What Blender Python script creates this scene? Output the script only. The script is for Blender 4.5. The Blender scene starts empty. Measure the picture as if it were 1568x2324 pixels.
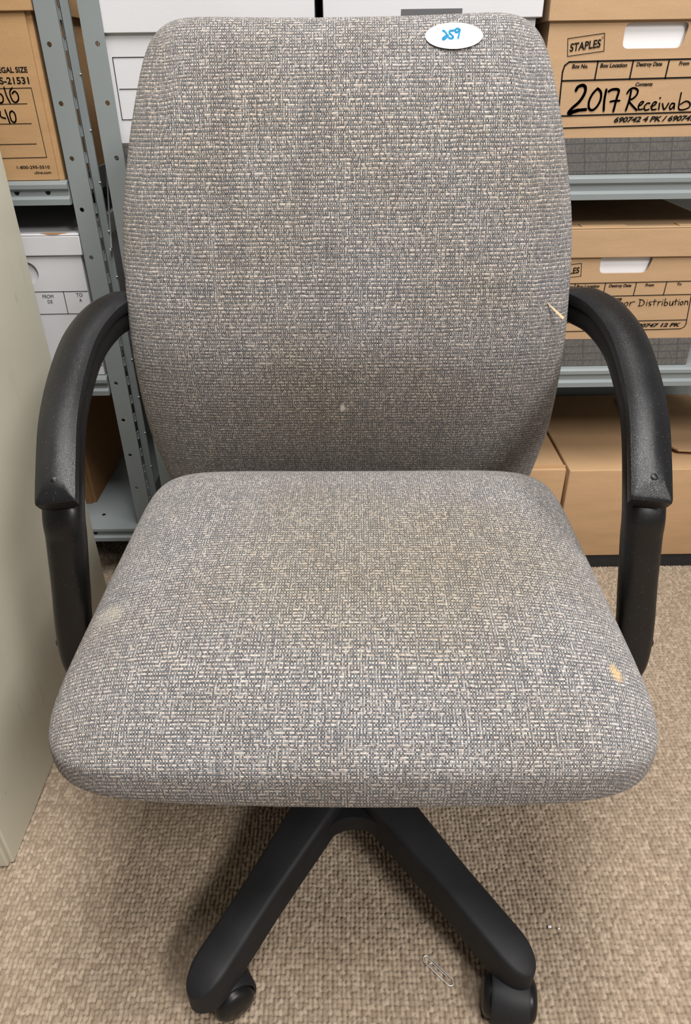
import bpy, bmesh, math, random
import numpy as np
from mathutils import Vector, Matrix
random.seed(4); np.random.seed(4)
SC = bpy.context.scene
COL = SC.collection
PI = math.pi

# ------------------------------------------------------------------ camera
cam_d = bpy.data.cameras.new('camera')
cam_d.sensor_fit = 'VERTICAL'; cam_d.sensor_height = 36.0; cam_d.lens = 36.0 * 1611 / 2324
cam_d.clip_start = 0.02
cam = bpy.data.objects.new('camera', cam_d); COL.objects.link(cam)
th, roll = math.radians(32.4), math.radians(0.8)
F = Vector((0, math.cos(th), -math.sin(th))); U0 = Vector((0, math.sin(th), math.cos(th))); R0 = Vector((1, 0, 0))
RR = R0 * math.cos(roll) - U0 * math.sin(roll); UU = U0 * math.cos(roll) + R0 * math.sin(roll)
cam.matrix_world = Matrix(((RR.x, UU.x, -F.x, 0), (RR.y, UU.y, -F.y, 0), (RR.z, UU.z, -F.z, 0.95), (0, 0, 0, 1)))
SC.camera = cam
# ------------------------------------------------------------------ world, light, exposure
W = bpy.data.worlds.new('world'); SC.world = W; W.use_nodes = True
W.node_tree.nodes['Background'].inputs[0].default_value = (0.9, 0.95, 1, 1)
W.node_tree.nodes['Background'].inputs[1].default_value = 0.15
def area(name, loc, sx, sy, power, color=(1, 0.975, 0.945), rot=(0, 0, 0)):
    l = bpy.data.lights.new(name, 'AREA'); l.shape = 'RECTANGLE'; l.size = sx; l.size_y = sy; l.energy = power; l.color = color
    o = bpy.data.objects.new(name, l); COL.objects.link(o); o.location = loc; o.rotation_euler = rot
    return o
area('ceiling_lamp_light', (0.15, 0.35, 2.62), 0.6, 1.2, 62)
area('ceiling_lamp_light', (1.40, -1.35, 2.62), 0.6, 1.2, 100)
vs = SC.view_settings
vs.view_transform = 'Standard'; vs.look = 'None'; vs.exposure = 0.22; vs.gamma = 1.0; vs.use_curve_mapping = False

# ------------------------------------------------------------------ tagging
def tag(o, label=None, cat=None, group=None, kind=None):
    if label: o['label'] = label
    if cat: o['category'] = cat
    if group: o['group'] = group
    if kind: o['kind'] = kind
    return o
def empty(name, loc=(0, 0, 0), rz=0.0):
    o = bpy.data.objects.new(name, None); COL.objects.link(o); o.location = loc; o.rotation_euler = (0, 0, rz)
    o.empty_display_size = 0.05
    return o

# ------------------------------------------------------------------ materials
class Mat:
    def __init__(s, name, rough=0.6, spec=0.4):
        s.m = bpy.data.materials.new(name); s.m.use_nodes = True
        s.nt = s.m.node_tree; s.b = s.nt.nodes['Principled BSDF']
        s.b.inputs['Roughness'].default_value = rough
        s.b.inputs['Specular IOR Level'].default_value = spec
    def node(s, t, **kw):
        n = s.nt.nodes.new(t)
        for k, v in kw.items(): setattr(n, k, v)
        return n
    def put(s, sock, v):
        if isinstance(v, (int, float)): sock.default_value = v
        elif isinstance(v, (tuple, list)): sock.default_value = v if len(v) != 3 or sock.type != 'RGBA' else (*v, 1)
        else: s.nt.links.new(v, sock)
    def M(s, op, a, b=0.0, c=None):
        n = s.node('ShaderNodeMath', operation=op); s.put(n.inputs[0], a); s.put(n.inputs[1], b)
        if c is not None: s.put(n.inputs[2], c)
        return n.outputs[0]
    def mix(s, f, a, b, mode='MIX'):
        n = s.node('ShaderNodeMix', data_type='RGBA', blend_type=mode)
        s.put(n.inputs[0], f); s.put(n.inputs[6], a); s.put(n.inputs[7], b); return n.outputs[2]
    def noise(s, vec, scale, detail=2.0, rough=0.5, dist=0.0):
        n = s.node('ShaderNodeTexNoise'); s.put(n.inputs['Vector'], vec); n.inputs['Scale'].default_value = scale
        n.inputs['Detail'].default_value = detail; n.inputs['Roughness'].default_value = rough; n.inputs['Distortion'].default_value = dist
        return n.outputs['Fac']
    def white(s, w):
        n = s.node('ShaderNodeTexWhiteNoise', noise_dimensions='1D'); s.put(n.inputs['W'], w); return n.outputs['Value']
    def white2(s, v):
        n = s.node('ShaderNodeTexWhiteNoise', noise_dimensions='2D'); s.put(n.inputs['Vector'], v); return n.outputs['Value']
    def ramp(s, f, stops, interp='LINEAR'):
        n = s.node('ShaderNodeValToRGB'); s.put(n.inputs[0], f); n.color_ramp.interpolation = interp
        e = n.color_ramp.elements
        while len(e) < len(stops): e.new(0.5)
        for el, (p, c) in zip(e, stops):
            el.position = p; el.color = (*c, 1) if len(c) == 3 else c
        return n.outputs['Color']
    def mapr(s, f, a, b, c=0.0, d=1.0):
        n = s.node('ShaderNodeMapRange'); s.put(n.inputs[0], f)
        for i, v in zip((1, 2, 3, 4), (a, b, c, d)): n.inputs[i].default_value = v
        return n.outputs[0]
    def obj(s): return s.node('ShaderNodeTexCoord').outputs['Object']
    def uv(s): return s.node('ShaderNodeTexCoord').outputs['UV']
    def scalev(s, v, sc):
        n = s.node('ShaderNodeMapping'); s.put(n.inputs['Vector'], v); n.inputs['Scale'].default_value = sc; return n.outputs[0]
    def sep(s, v):
        n = s.node('ShaderNodeSeparateXYZ'); s.put(n.inputs[0], v); return n.outputs
    def comb(s, x, y, z=0.0):
        n = s.node('ShaderNodeCombineXYZ'); s.put(n.inputs[0], x); s.put(n.inputs[1], y); s.put(n.inputs[2], z); return n.outputs[0]
    def bump(s, h, strength, dist):
        n = s.node('ShaderNodeBump'); s.put(n.inputs['Height'], h); n.inputs['Strength'].default_value = strength; n.inputs['Distance'].default_value = dist
        s.nt.links.new(n.outputs[0], s.b.inputs['Normal'])
    def col(s, c): s.put(s.b.inputs['Base Color'], c)
    def spot(s, v, x, y, rx, ry, sharp, axes=(0, 1)):
        q = s.sep(v)
        dx = s.M('DIVIDE', s.M('SUBTRACT', q[axes[0]], x), rx); dy = s.M('DIVIDE', s.M('SUBTRACT', q[axes[1]], y), ry)
        d = s.M('ADD', s.M('MULTIPLY', dx, dx), s.M('MULTIPLY', dy, dy))
        n = s.noise(v, 220, 3)
        return s.mapr(s.M('ADD', d, s.M('MULTIPLY', s.M('SUBTRACT', n, 0.5), 1.6)), sharp, 1.0, 1.0, 0.0)

def simple(name, c, rough, spec=0.4, metal=0.0, var=0.06, nscale=8.0, bump=0.0, bscale=300.0):
    m = Mat(name, rough, spec); m.b.inputs['Metallic'].default_value = metal
    o = m.obj(); n = m.noise(o, nscale, 4)
    lo = tuple(x * (1 - var) for x in c); hi = tuple(min(1, x * (1 + var)) for x in c)
    m.col(m.ramp(n, [(0.3, lo), (0.7, hi)]))
    if bump: m.bump(m.noise(o, bscale, 3), bump, 0.001)
    return m.m

def fabric(name, is_seat):
    m = Mat(name, 0.92, 0.15)
    m.b.inputs['Sheen Weight'].default_value = 0.15; m.b.inputs['Sheen Roughness'].default_value = 0.5
    uv = m.uv(); o = m.obj()
    wob = m.noise(uv, 70, 3); wob2 = m.noise(uv, 40, 3)
    q = m.sep(uv)
    U = m.M('ADD', m.M('MULTIPLY', q[0], 1000 / 1.42), m.M('MULTIPLY', wob, 2.2))
    V = m.M('ADD', m.M('MULTIPLY', q[1], 1000 / 2.35), m.M('MULTIPLY', wob2, 1.6))
    fz = m.noise(uv, 420, 2); fz2 = m.noise(m.scalev(uv, (1, 1, 1)), 380, 2)
    U = m.M('ADD', U, m.M('MULTIPLY', fz, 1.3)); V = m.M('ADD', V, m.M('MULTIPLY', fz2, 0.9))
    i, j = m.M('FLOOR', U), m.M('FLOOR', V)
    fu, fv = m.M('SUBTRACT', m.M('SUBTRACT', U, i), 0.5), m.M('SUBTRACT', m.M('SUBTRACT', V, j), 0.5)
    par = m.M('FLOORED_MODULO', j, 2.0)
    chk = m.M('FLOORED_MODULO', m.M('ADD', i, j), 2.0)
    ij = m.comb(i, j)
    cellr = m.white2(ij); cellr2 = m.white2(m.comb(m.M('ADD', j, 31.7), m.M('ADD', i, 5.3)))
    rowr = m.white(j); colr = m.white(m.M('ADD', i, 917.3))
    # weft (horizontal yarns): every second one pinkish beige and bright, the rest greyer
    wn = m.noise(m.scalev(uv, (330, 900, 1)), 1.0, 2)
    wv = m.M('ADD', m.M('ADD', m.M('MULTIPLY', rowr, 0.10), m.M('MULTIPLY', par, 0.38)), m.M('ADD', m.M('MULTIPLY', wn, 0.34), m.M('MULTIPLY', cellr2, 0.20)))
    weft = m.ramp(wv, [(0.20, (0.13, 0.135, 0.15)), (0.42, (0.30, 0.295, 0.29)), (0.62, (0.56, 0.465, 0.41)), (0.86, (0.76, 0.69, 0.63))])
    vn = m.noise(m.scalev(uv, (900, 150, 1)), 1.0, 2)
    wa = m.M('ADD', m.M('ADD', m.M('MULTIPLY', colr, 0.10), m.M('MULTIPLY', cellr, 0.38)), m.M('MULTIPLY', vn, 0.52))
    warp = m.ramp(wa, [(0.22, (0.039, 0.041, 0.048)), (0.46, (0.110, 0.113, 0.123)), (0.62, (0.29, 0.29, 0.295)), (0.80, (0.70, 0.67, 0.64))])
    # on the pink picks the weft floats over most ends; each stitch is rounded off and lets the dark ends show between
    over = m.M('MAXIMUM', chk, m.M('MULTIPLY', par, m.M('GREATER_THAN', cellr, 0.80)))
    c = m.mix(over, warp, weft)
    e1 = m.M('POWER', m.M('MULTIPLY', m.M('ABSOLUTE', fu), 2.0), 4.0); e2 = m.M('POWER', m.M('MULTIPLY', m.M('ABSOLUTE', fv), 2.0), 3.0)
    seam = m.M('MAXIMUM', m.M('MULTIPLY', e1, 0.55), m.M('MULTIPLY', e2, 0.75))
    c = m.mix(seam, c, m.mix(m.noise(uv, 900, 2), (0.032, 0.034, 0.040), (0.16, 0.155, 0.155)))
    c = m.mix(m.mapr(m.noise(uv, 1400, 3, 0.6), 0.35, 0.75, 0, 0.35), c, m.mix(1.0, c, (0.45, 0.45, 0.48), 'MULTIPLY'))
    # darker slubs along both directions
    s1 = m.mapr(m.noise(m.scalev(uv, (420, 26, 1)), 1.0, 3), 0.55, 0.74, 0, 0.8)
    s2 = m.mapr(m.noise(m.scalev(uv, (30, 420, 1)), 1.0, 3), 0.55, 0.74, 0, 0.65)
    c = m.mix(m.M('MAXIMUM', s1, s2), c, (0.075, 0.080, 0.092))
    # wear and grime: soft brownish and yellowish patches
    g = m.mapr(m.noise(o, 5.5, 4, 0.55), 0.42, 0.72, 0, 0.55)
    c = m.mix(g, c, m.mix(1.0, c, (0.88, 0.81, 0.67), 'MULTIPLY'))
    g2 = m.mapr(m.noise(m.scalev(o, (9, 3, 3)), 1.6, 4, 0.6), 0.55, 0.78, 0, 0.5)
    c = m.mix(g2, c, m.mix(1.0, c, (0.70, 0.68, 0.68), 'MULTIPLY'))
    if is_seat:
        c = m.mix(m.M('MULTIPLY', m.spot(o, 0.250, -0.163, 0.0065, 0.013, 0.0), 0.75), c, (0.62, 0.42, 0.19))
        c = m.mix(m.M('MULTIPLY', m.spot(o, -0.255, -0.08, 0.020, 0.018, -0.4), 0.32), c, (0.72, 0.66, 0.50))
        mid = m.spot(o, 0.02, 0.0, 0.22, 0.2, 0.1)
        c = m.mix(m.M('MULTIPLY', mid, 0.75), c, m.mix(1.0, c, (0.92, 0.86, 0.70), 'MULTIPLY'))
    else:
        c = m.mix(m.M('MULTIPLY', m.spot(o, -0.014, 0.547, 0.004, 0.007, 0.3, (0, 2)), 0.8), c, (0.75, 0.72, 0.68))
        low = m.spot(o, 0.0, 0.52, 0.3, 0.13, 0.0, (0, 2))
        c = m.mix(m.M('MULTIPLY', low, 0.6), c, m.mix(1.0, c, (0.88, 0.80, 0.66), 'MULTIPLY'))
    m.col(c)
    hu = m.M('COSINE', m.M('MULTIPLY', fu, PI * 0.95)); hv = m.M('COSINE', m.M('MULTIPLY', fv, PI * 0.95))
    top = m.M('ADD', m.M('MULTIPLY', hu, hv), m.M('MULTIPLY', chk, 0.35))
    m.bump(m.M('ADD', top, m.M('MULTIPLY', m.noise(uv, 2600, 2), 0.5)), 0.75, 0.0007)
    return m.m

def kraft(name, c):
    m = Mat(name, 0.75, 0.25); o = m.obj()
    n = m.noise(m.scalev(o, (1, 1, 6)), 9, 5, 0.6); n2 = m.noise(o, 420, 3)
    v = m.M('ADD', m.M('MULTIPLY', n, 0.6), m.M('MULTIPLY', n2, 0.4))
    m.col(m.ramp(v, [(0.3, tuple(x * 0.88 for x in c)), (0.7, tuple(min(1, x * 1.1) for x in c))]))
    m.bump(m.M('ADD', m.noise(o, 300, 3), m.M('MULTIPLY', m.noise(o, 20, 2), 2.0)), 0.12, 0.001)
    return m.m

def plastic(name, c, rough, grain=0.0, gscale=700.0, specks=True):
    m = Mat(name, rough, 0.4 if specks else 0.28); o = m.obj()
    n = m.noise(o, 30, 4)
    base = m.ramp(n, [(0.3, tuple(x * 0.8 for x in c)), (0.75, tuple(x * 1.25 for x in c))])
    if specks:
        v = m.node('ShaderNodeTexVoronoi', feature='F1'); m.put(v.inputs['Vector'], o); v.inputs['Scale'].default_value = 420
        sep = m.node('ShaderNodeSeparateColor'); m.put(sep.inputs[0], v.outputs['Color'])
        on = m.M('MULTIPLY', m.M('LESS_THAN', v.outputs['Distance'], 0.12), m.M('GREATER_THAN', sep.outputs[0], 0.84))
        base = m.mix(m.M('MULTIPLY', on, 0.4), base, (0.42, 0.40, 0.37))
    m.col(base)
    m.put(m.b.inputs['Roughness'], m.mapr(m.noise(o, 14, 4), 0.3, 0.7, rough - 0.06, rough + 0.08))
    if grain:
        v = m.node('ShaderNodeTexVoronoi', feature='DISTANCE_TO_EDGE'); m.put(v.inputs['Vector'], o); v.inputs['Scale'].default_value = gscale
        m.bump(m.mapr(v.outputs['Distance'], 0.0, 0.25), grain, 0.0006)
    else:
        m.bump(m.noise(o, 900, 2), 0.12, 0.0004)
    return m.m

def cabinet_paint():
    m = Mat('beige_enamel', 0.42, 0.4); o = m.obj()
    c = m.ramp(m.noise(o, 6, 4), [(0.3, (0.53, 0.505, 0.41)), (0.7, (0.58, 0.555, 0.45))])
    dirt = m.mapr(m.noise(m.scalev(o, (1, 14, 2.0)), 3.0, 5, 0.65), 0.60, 0.80, 0, 0.35)
    c = m.mix(dirt, c, (0.32, 0.28, 0.20))
    marks = m.mapr(m.noise(m.scalev(o, (1, 60, 16)), 1.0, 2, 0.6), 0.74, 0.80, 0, 0.6)
    c = m.mix(marks, c, (0.10, 0.08, 0.06))
    m.col(c); m.bump(m.noise(o, 500, 2), 0.08, 0.0005)
    return m.m

def carpet_mat():
    m = Mat('beige_loop_carpet', 0.95, 0.1); o = m.obj()
    a = m.node('ShaderNodeAttribute', attribute_name='loop'); r0 = a.outputs['Fac']
    vo = m.node('ShaderNodeTexVoronoi', feature='F1'); m.put(vo.inputs['Vector'], m.scalev(o, (1, 0.9, 1))); vo.inputs['Scale'].default_value = 172; vo.inputs['Randomness'].default_value = 0.35
    sc = m.node('ShaderNodeSeparateColor'); m.put(sc.inputs[0], vo.outputs['Color'])
    far = m.M('LESS_THAN', r0, -0.5)                               # flat carpet far from the chair: the loops are shaded by bump
    r = m.M('ADD', m.M('MULTIPLY', far, sc.outputs[0]), m.M('MULTIPLY', m.M('SUBTRACT', 1.0, far), r0))
    v = m.M('ADD', m.M('MULTIPLY', r, 0.5), m.M('MULTIPLY', m.noise(o, 700, 3), 0.5))
    c = m.ramp(v, [(0.2, (0.23, 0.175, 0.125)), (0.55, (0.325, 0.255, 0.187)), (0.85, (0.42, 0.34, 0.26))])
    g = m.mapr(m.noise(o, 4, 4), 0.45, 0.75, 0, 0.35)
    c = m.mix(g, c, m.mix(1.0, c, (0.86, 0.83, 0.78), 'MULTIPLY'))
    m.col(c)
    m.b.inputs['Sheen Weight'].default_value = 0.1
    m.bump(m.M('SUBTRACT', m.M('MULTIPLY', m.noise(o, 1500, 2), 0.2), m.M('MULTIPLY', far, m.M('MULTIPLY', vo.outputs['Distance'], 2.0))), 0.6, 0.0018)
    return m.m

def band_mat():
    m = Mat('grey_key_grid_print', 0.7, 0.3); o = m.obj(); q = m.sep(o)
    x = m.M('ADD', q[0], m.M('MULTIPLY', q[2], 0.16))
    vec = m.comb(m.M('MULTIPLY', x, 1.0), m.M('ADD', m.M('MULTIPLY', q[2], 1.0), m.M('MULTIPLY', q[0], -0.012)))
    b = m.node('ShaderNodeTexBrick', offset=0.0, squash=1.0); m.put(b.inputs['Vector'], vec)
    b.inputs['Scale'].default_value = 1.0; b.inputs['Brick Width'].default_value = 0.0345; b.inputs['Row Height'].default_value = 0.0132
    b.inputs['Mortar Size'].default_value = 0.0011; b.inputs['Mortar Smooth'].default_value = 0.4
    fine = m.noise(m.scalev(o, (420, 1, 160)), 1.0, 2)
    cell = m.ramp(fine, [(0.35, (0.085, 0.080, 0.076)), (0.7, (0.130, 0.120, 0.110))])
    m.col(m.mix(b.outputs['Fac'], cell, (0.060, 0.060, 0.063)))
    return m.m

MT = dict(
    seat=fabric('grey_tweed_seat', True), back=fabric('grey_tweed_back', False),
    pad=plastic('black_grained_pad', (0.006, 0.0062, 0.0074), 0.29, 0.20, 1050),
    post=plastic('black_smooth_plastic', (0.0045, 0.0045, 0.005), 0.36),
    base=plastic('black_base_plastic', (0.010, 0.010, 0.0115), 0.58, specks=False),
    wheel=plastic('black_wheel', (0.007, 0.007, 0.0075), 0.33, specks=False),
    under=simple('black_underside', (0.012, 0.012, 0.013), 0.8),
    chrome=simple('bright_wire', (0.95, 0.95, 0.96), 0.42, metal=1.0, var=0.02),
    zinc=simple('zinc_plated', (0.55, 0.55, 0.55), 0.35, metal=1.0),
    grey=simple('grey_shelf_enamel', (0.20, 0.225, 0.23), 0.36, 0.5, var=0.04),
    kraft=kraft('kraft_cardboard', (0.415, 0.272, 0.155)), kraft2=kraft('kraft_cardboard_orange', (0.41, 0.25, 0.122)),
    kraftd=kraft('kraft_cardboard_plain', (0.425, 0.268, 0.145)),
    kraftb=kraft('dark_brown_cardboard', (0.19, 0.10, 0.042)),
    white=simple('white_cardboard', (0.56, 0.56, 0.58), 0.7, 0.25, var=0.03, bump=0.1),
    torn=simple('torn_kraft_edge', (0.36, 0.20, 0.10), 0.9, 0.1),
    paper=simple('white_paper', (0.76, 0.76, 0.79), 0.8, 0.2, var=0.02),
    ink=simple('black_print', (0.008, 0.0075, 0.0075), 0.8, 0.1), marker=simple('black_marker', (0.012, 0.012, 0.014), 0.75, 0.15),
    grayink=simple('grey_ink', (0.10, 0.10, 0.105), 0.6, 0.3),
    blue=simple('blue_marker', (0.0, 0.38, 0.72), 0.5, 0.3, var=0.12, nscale=150),
    sticker=simple('white_sticker', (0.80, 0.80, 0.82), 0.45, 0.4, var=0.01),
    wood=simple('pale_wood', (0.66, 0.44, 0.26), 0.7, 0.3, var=0.15, nscale=200),
    cab=cabinet_paint(), carpet=carpet_mat(), band=band_mat(),
    wall=simple('wall_paint', (0.28, 0.275, 0.265), 0.85), ceil=simple('ceiling_tile', (0.40, 0.40, 0.39), 0.9),
)

# ------------------------------------------------------------------ mesh helpers
def link(name, me, mat, parent=None, smooth=None):
    o = bpy.data.objects.new(name, me); COL.objects.link(o)
    if mat is not None: me.materials.append(MT[mat] if isinstance(mat, str) else mat)
    if parent is not None: o.parent = parent
    if smooth is not None:
        for p in me.polygons: p.use_smooth = True
        if smooth < 180: me.set_sharp_from_angle(angle=math.radians(smooth))
    return o
class MB:
    def __init__(s): s.v = []; s.f = []
    def add(s, vs, fs):
        n = len(s.v); s.v += [tuple(x) for x in vs]; s.f += [tuple(i + n for i in f) for f in fs]; return s
    def box(s, x0, x1, y0, y1, z0, z1, bev=0.0):
        if bev <= 0:
            v = [(x, y, z) for x in (x0, x1) for y in (y0, y1) for z in (z0, z1)]
            return s.add(v, [(0, 1, 3, 2), (4, 6, 7, 5), (0, 4, 5, 1), (2, 3, 7, 6), (0, 2, 6, 4), (1, 5, 7, 3)])
        bm = bmesh.new(); bmesh.ops.create_cube(bm, size=1)
        for v in bm.verts: v.co = Vector(((x0 + x1) / 2 + v.co.x * (x1 - x0), (y0 + y1) / 2 + v.co.y * (y1 - y0), (z0 + z1) / 2 + v.co.z * (z1 - z0)))
        bmesh.ops.bevel(bm, geom=bm.edges[:], offset=bev, segments=3, profile=0.5, affect='EDGES')
        bm.verts.index_update(); s.add([v.co[:] for v in bm.verts], [[v.index for v in f.verts] for f in bm.faces]); bm.free(); return s
    def loft(s, secs, caps=True, closed=True):
        n = len(secs[0]); vs = [p for sec in secs for p in sec]; fs = []
        for k in range(len(secs) - 1):
            for i in range(n if closed else n - 1):
                j = (i + 1) % n; fs.append((k * n + i, k * n + j, (k + 1) * n + j, (k + 1) * n + i))
        if caps: fs.append(tuple(range(n))[::-1]); fs.append(tuple(range((len(secs) - 1) * n, len(secs) * n)))
        return s.add(vs, fs)
    def prism_x(s, prof, x0, x1):   # closed profile of (y,z), extruded along x
        return s.loft([[(x0, y, z) for y, z in prof], [(x1, y, z) for y, z in prof]])
    def cyl(s, p0, p1, r0, r1=None, n=24):
        p0, p1 = Vector(p0), Vector(p1); r1 = r0 if r1 is None else r1; d = (p1 - p0).normalized()
        a = d.orthogonal().normalized(); b = d.cross(a)
        ring = lambda p, r: [p + a * (r * math.cos(2 * PI * k / n)) + b * (r * math.sin(2 * PI * k / n)) for k in range(n)]
        return s.loft([ring(p0, r0), ring(p1, r1)])
    def lathe(s, p, axis, prof, n=32):  # prof: (distance along axis, radius)
        p = Vector(p); d = Vector(axis).normalized(); a = d.orthogonal().normalized(); b = d.cross(a)
        return s.loft([[p + d * t + a * (r * math.cos(2 * PI * k / n)) + b * (r * math.sin(2 * PI * k / n)) for k in range(n)] for t, r in prof])
    def tube(s, pts, r, n=10, closed=False):
        pts = [Vector(p) for p in pts]; secs = []; prev = None
        for i, p in enumerate(pts):
            t = (pts[min(i + 1, len(pts) - 1)] - pts[max(i - 1, 0)]).normalized()
            if prev is None: a = t.orthogonal().normalized()
            else: a = (prev - t * prev.dot(t)).normalized()
            prev = a; b = t.cross(a)
            secs.append([p + a * (r * math.cos(2 * PI * k / n)) + b * (r * math.sin(2 * PI * k / n)) for k in range(n)])
        return s.loft(secs)
    def mesh(s, name):
        me = bpy.data.meshes.new(name); me.from_pydata(s.v, [], s.f); me.update()
        bm = bmesh.new(); bm.from_mesh(me); bmesh.ops.recalc_face_normals(bm, faces=bm.faces[:]); bm.to_mesh(me); bm.free()
        return me
    def build(s, name, mat, parent=None, smooth=35): return link(name, s.mesh(name), mat, parent, smooth)

def spline(pts, n):
    P = [Vector(p) for p in pts]; out = []
    for k in range(len(P) - 1):
        a, b, c, d = P[max(k - 1, 0)], P[k], P[k + 1], P[min(k + 2, len(P) - 1)]
        for i in range(n):
            t = i / n
            out.append(0.5 * ((2 * b) + (c - a) * t + (2 * a - 5 * b + 4 * c - d) * t * t + (3 * b - a - 3 * c + d) * t ** 3))
    out.append(P[-1]); return out

def curve_mesh(splines, thick, mat4):
    """flat panel with holes: list of closed 2D loops, filled, given a thickness, placed by a matrix"""
    cu = bpy.data.curves.new('panel', 'CURVE'); cu.dimensions = '2D'; cu.fill_mode = 'BOTH'; cu.extrude = thick / 2
    for pts in splines:
        sp = cu.splines.new('POLY'); sp.points.add(len(pts) - 1); sp.use_cyclic_u = True
        for q, (x, y) in zip(sp.points, pts): q.co = (x, y, 0, 1)
    return eval_curve(cu, mat4)
def eval_curve(cu, mat4):
    o = bpy.data.objects.new('tmp', cu); COL.objects.link(o)
    dg = bpy.context.evaluated_depsgraph_get(); dg.update()
    me = bpy.data.meshes.new_from_object(o.evaluated_get(dg)); bpy.data.objects.remove(o); bpy.data.curves.remove(cu)
    me.materials.clear(); me.transform(mat4); return me
def me_lists(me): return [v.co[:] for v in me.vertices], [tuple(p.vertices) for p in me.polygons]
XZ = lambda y: Matrix(((1, 0, 0, 0), (0, 0, -1, y), (0, 1, 0, 0), (0, 0, 0, 1)))     # 2D (x,y) -> (x, z), facing -Y
YZ = lambda x: Matrix(((0, 0, 1, x), (1, 0, 0, 0), (0, 1, 0, 0), (0, 0, 0, 1)))      # 2D (x,y) -> (y, z), facing +X
def circ(x, y, r, n=14): return [(x + r * math.cos(2 * PI * k / n), y + r * math.sin(2 * PI * k / n)) for k in range(n)]
def rect(x0, x1, y0, y1): return [(x0, y0), (x1, y0), (x1, y1), (x0, y1)]

class Print(MB):
    """ink lying on a front face: lettering, rules and pen strokes in (x, z) at the plane y"""
    def __init__(s, y): super().__init__(); s.y = y
    def text(s, t, x0, x1, z, h, slope=0.0, bold=0.0, shear=0.0):
        cu = bpy.data.curves.new('t', 'FONT'); cu.body = t; cu.size = 1.0; cu.offset = bold; cu.shear = shear; cu.fill_mode = 'FRONT'; cu.resolution_u = 4
        me = eval_curve(cu, Matrix.Identity(4)); V, Fc = me_lists(me)
        if not V: return s
        xs = [v[0] for v in V]; ys = [v[1] for v in V]; a, b = min(xs), max(xs); top = 0.70
        if x0 is None: x0 = x1 - (b - a) * h / top
        if x1 is None: x1 = x0 + (b - a) * h / top
        k = (x1 - x0) / (b - a); kz = h / top
        s.add([(x0 + (v[0] - a) * k, s.y, z + v[1] * kz + slope * (v[0] - a) * k) for v in V], Fc); return s
    def line(s, pts, w, disc=True):
        for (x0, z0), (x1, z1) in zip(pts, pts[1:]):
            d = math.hypot(x1 - x0, z1 - z0)
            if d < 1e-7: continue
            nx, nz = -(z1 - z0) / d * w / 2, (x1 - x0) / d * w / 2
            s.add([(x0 + nx, s.y, z0 + nz), (x0 - nx, s.y, z0 - nz), (x1 - nx, s.y, z1 - nz), (x1 + nx, s.y, z1 + nz)], [(0, 1, 2, 3)])
        if disc:
            for i, (x, z) in enumerate(pts):
                s.add([(a, s.y, b) for a, b in circ(x, z, w / 2, 10)], [tuple(range(10))])
        return s
    def stroke(s, pts, w, n=6): return s.line([(p.x, p.y) for p in spline([(x, z, 0) for x, z in pts], n)], w)

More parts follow.
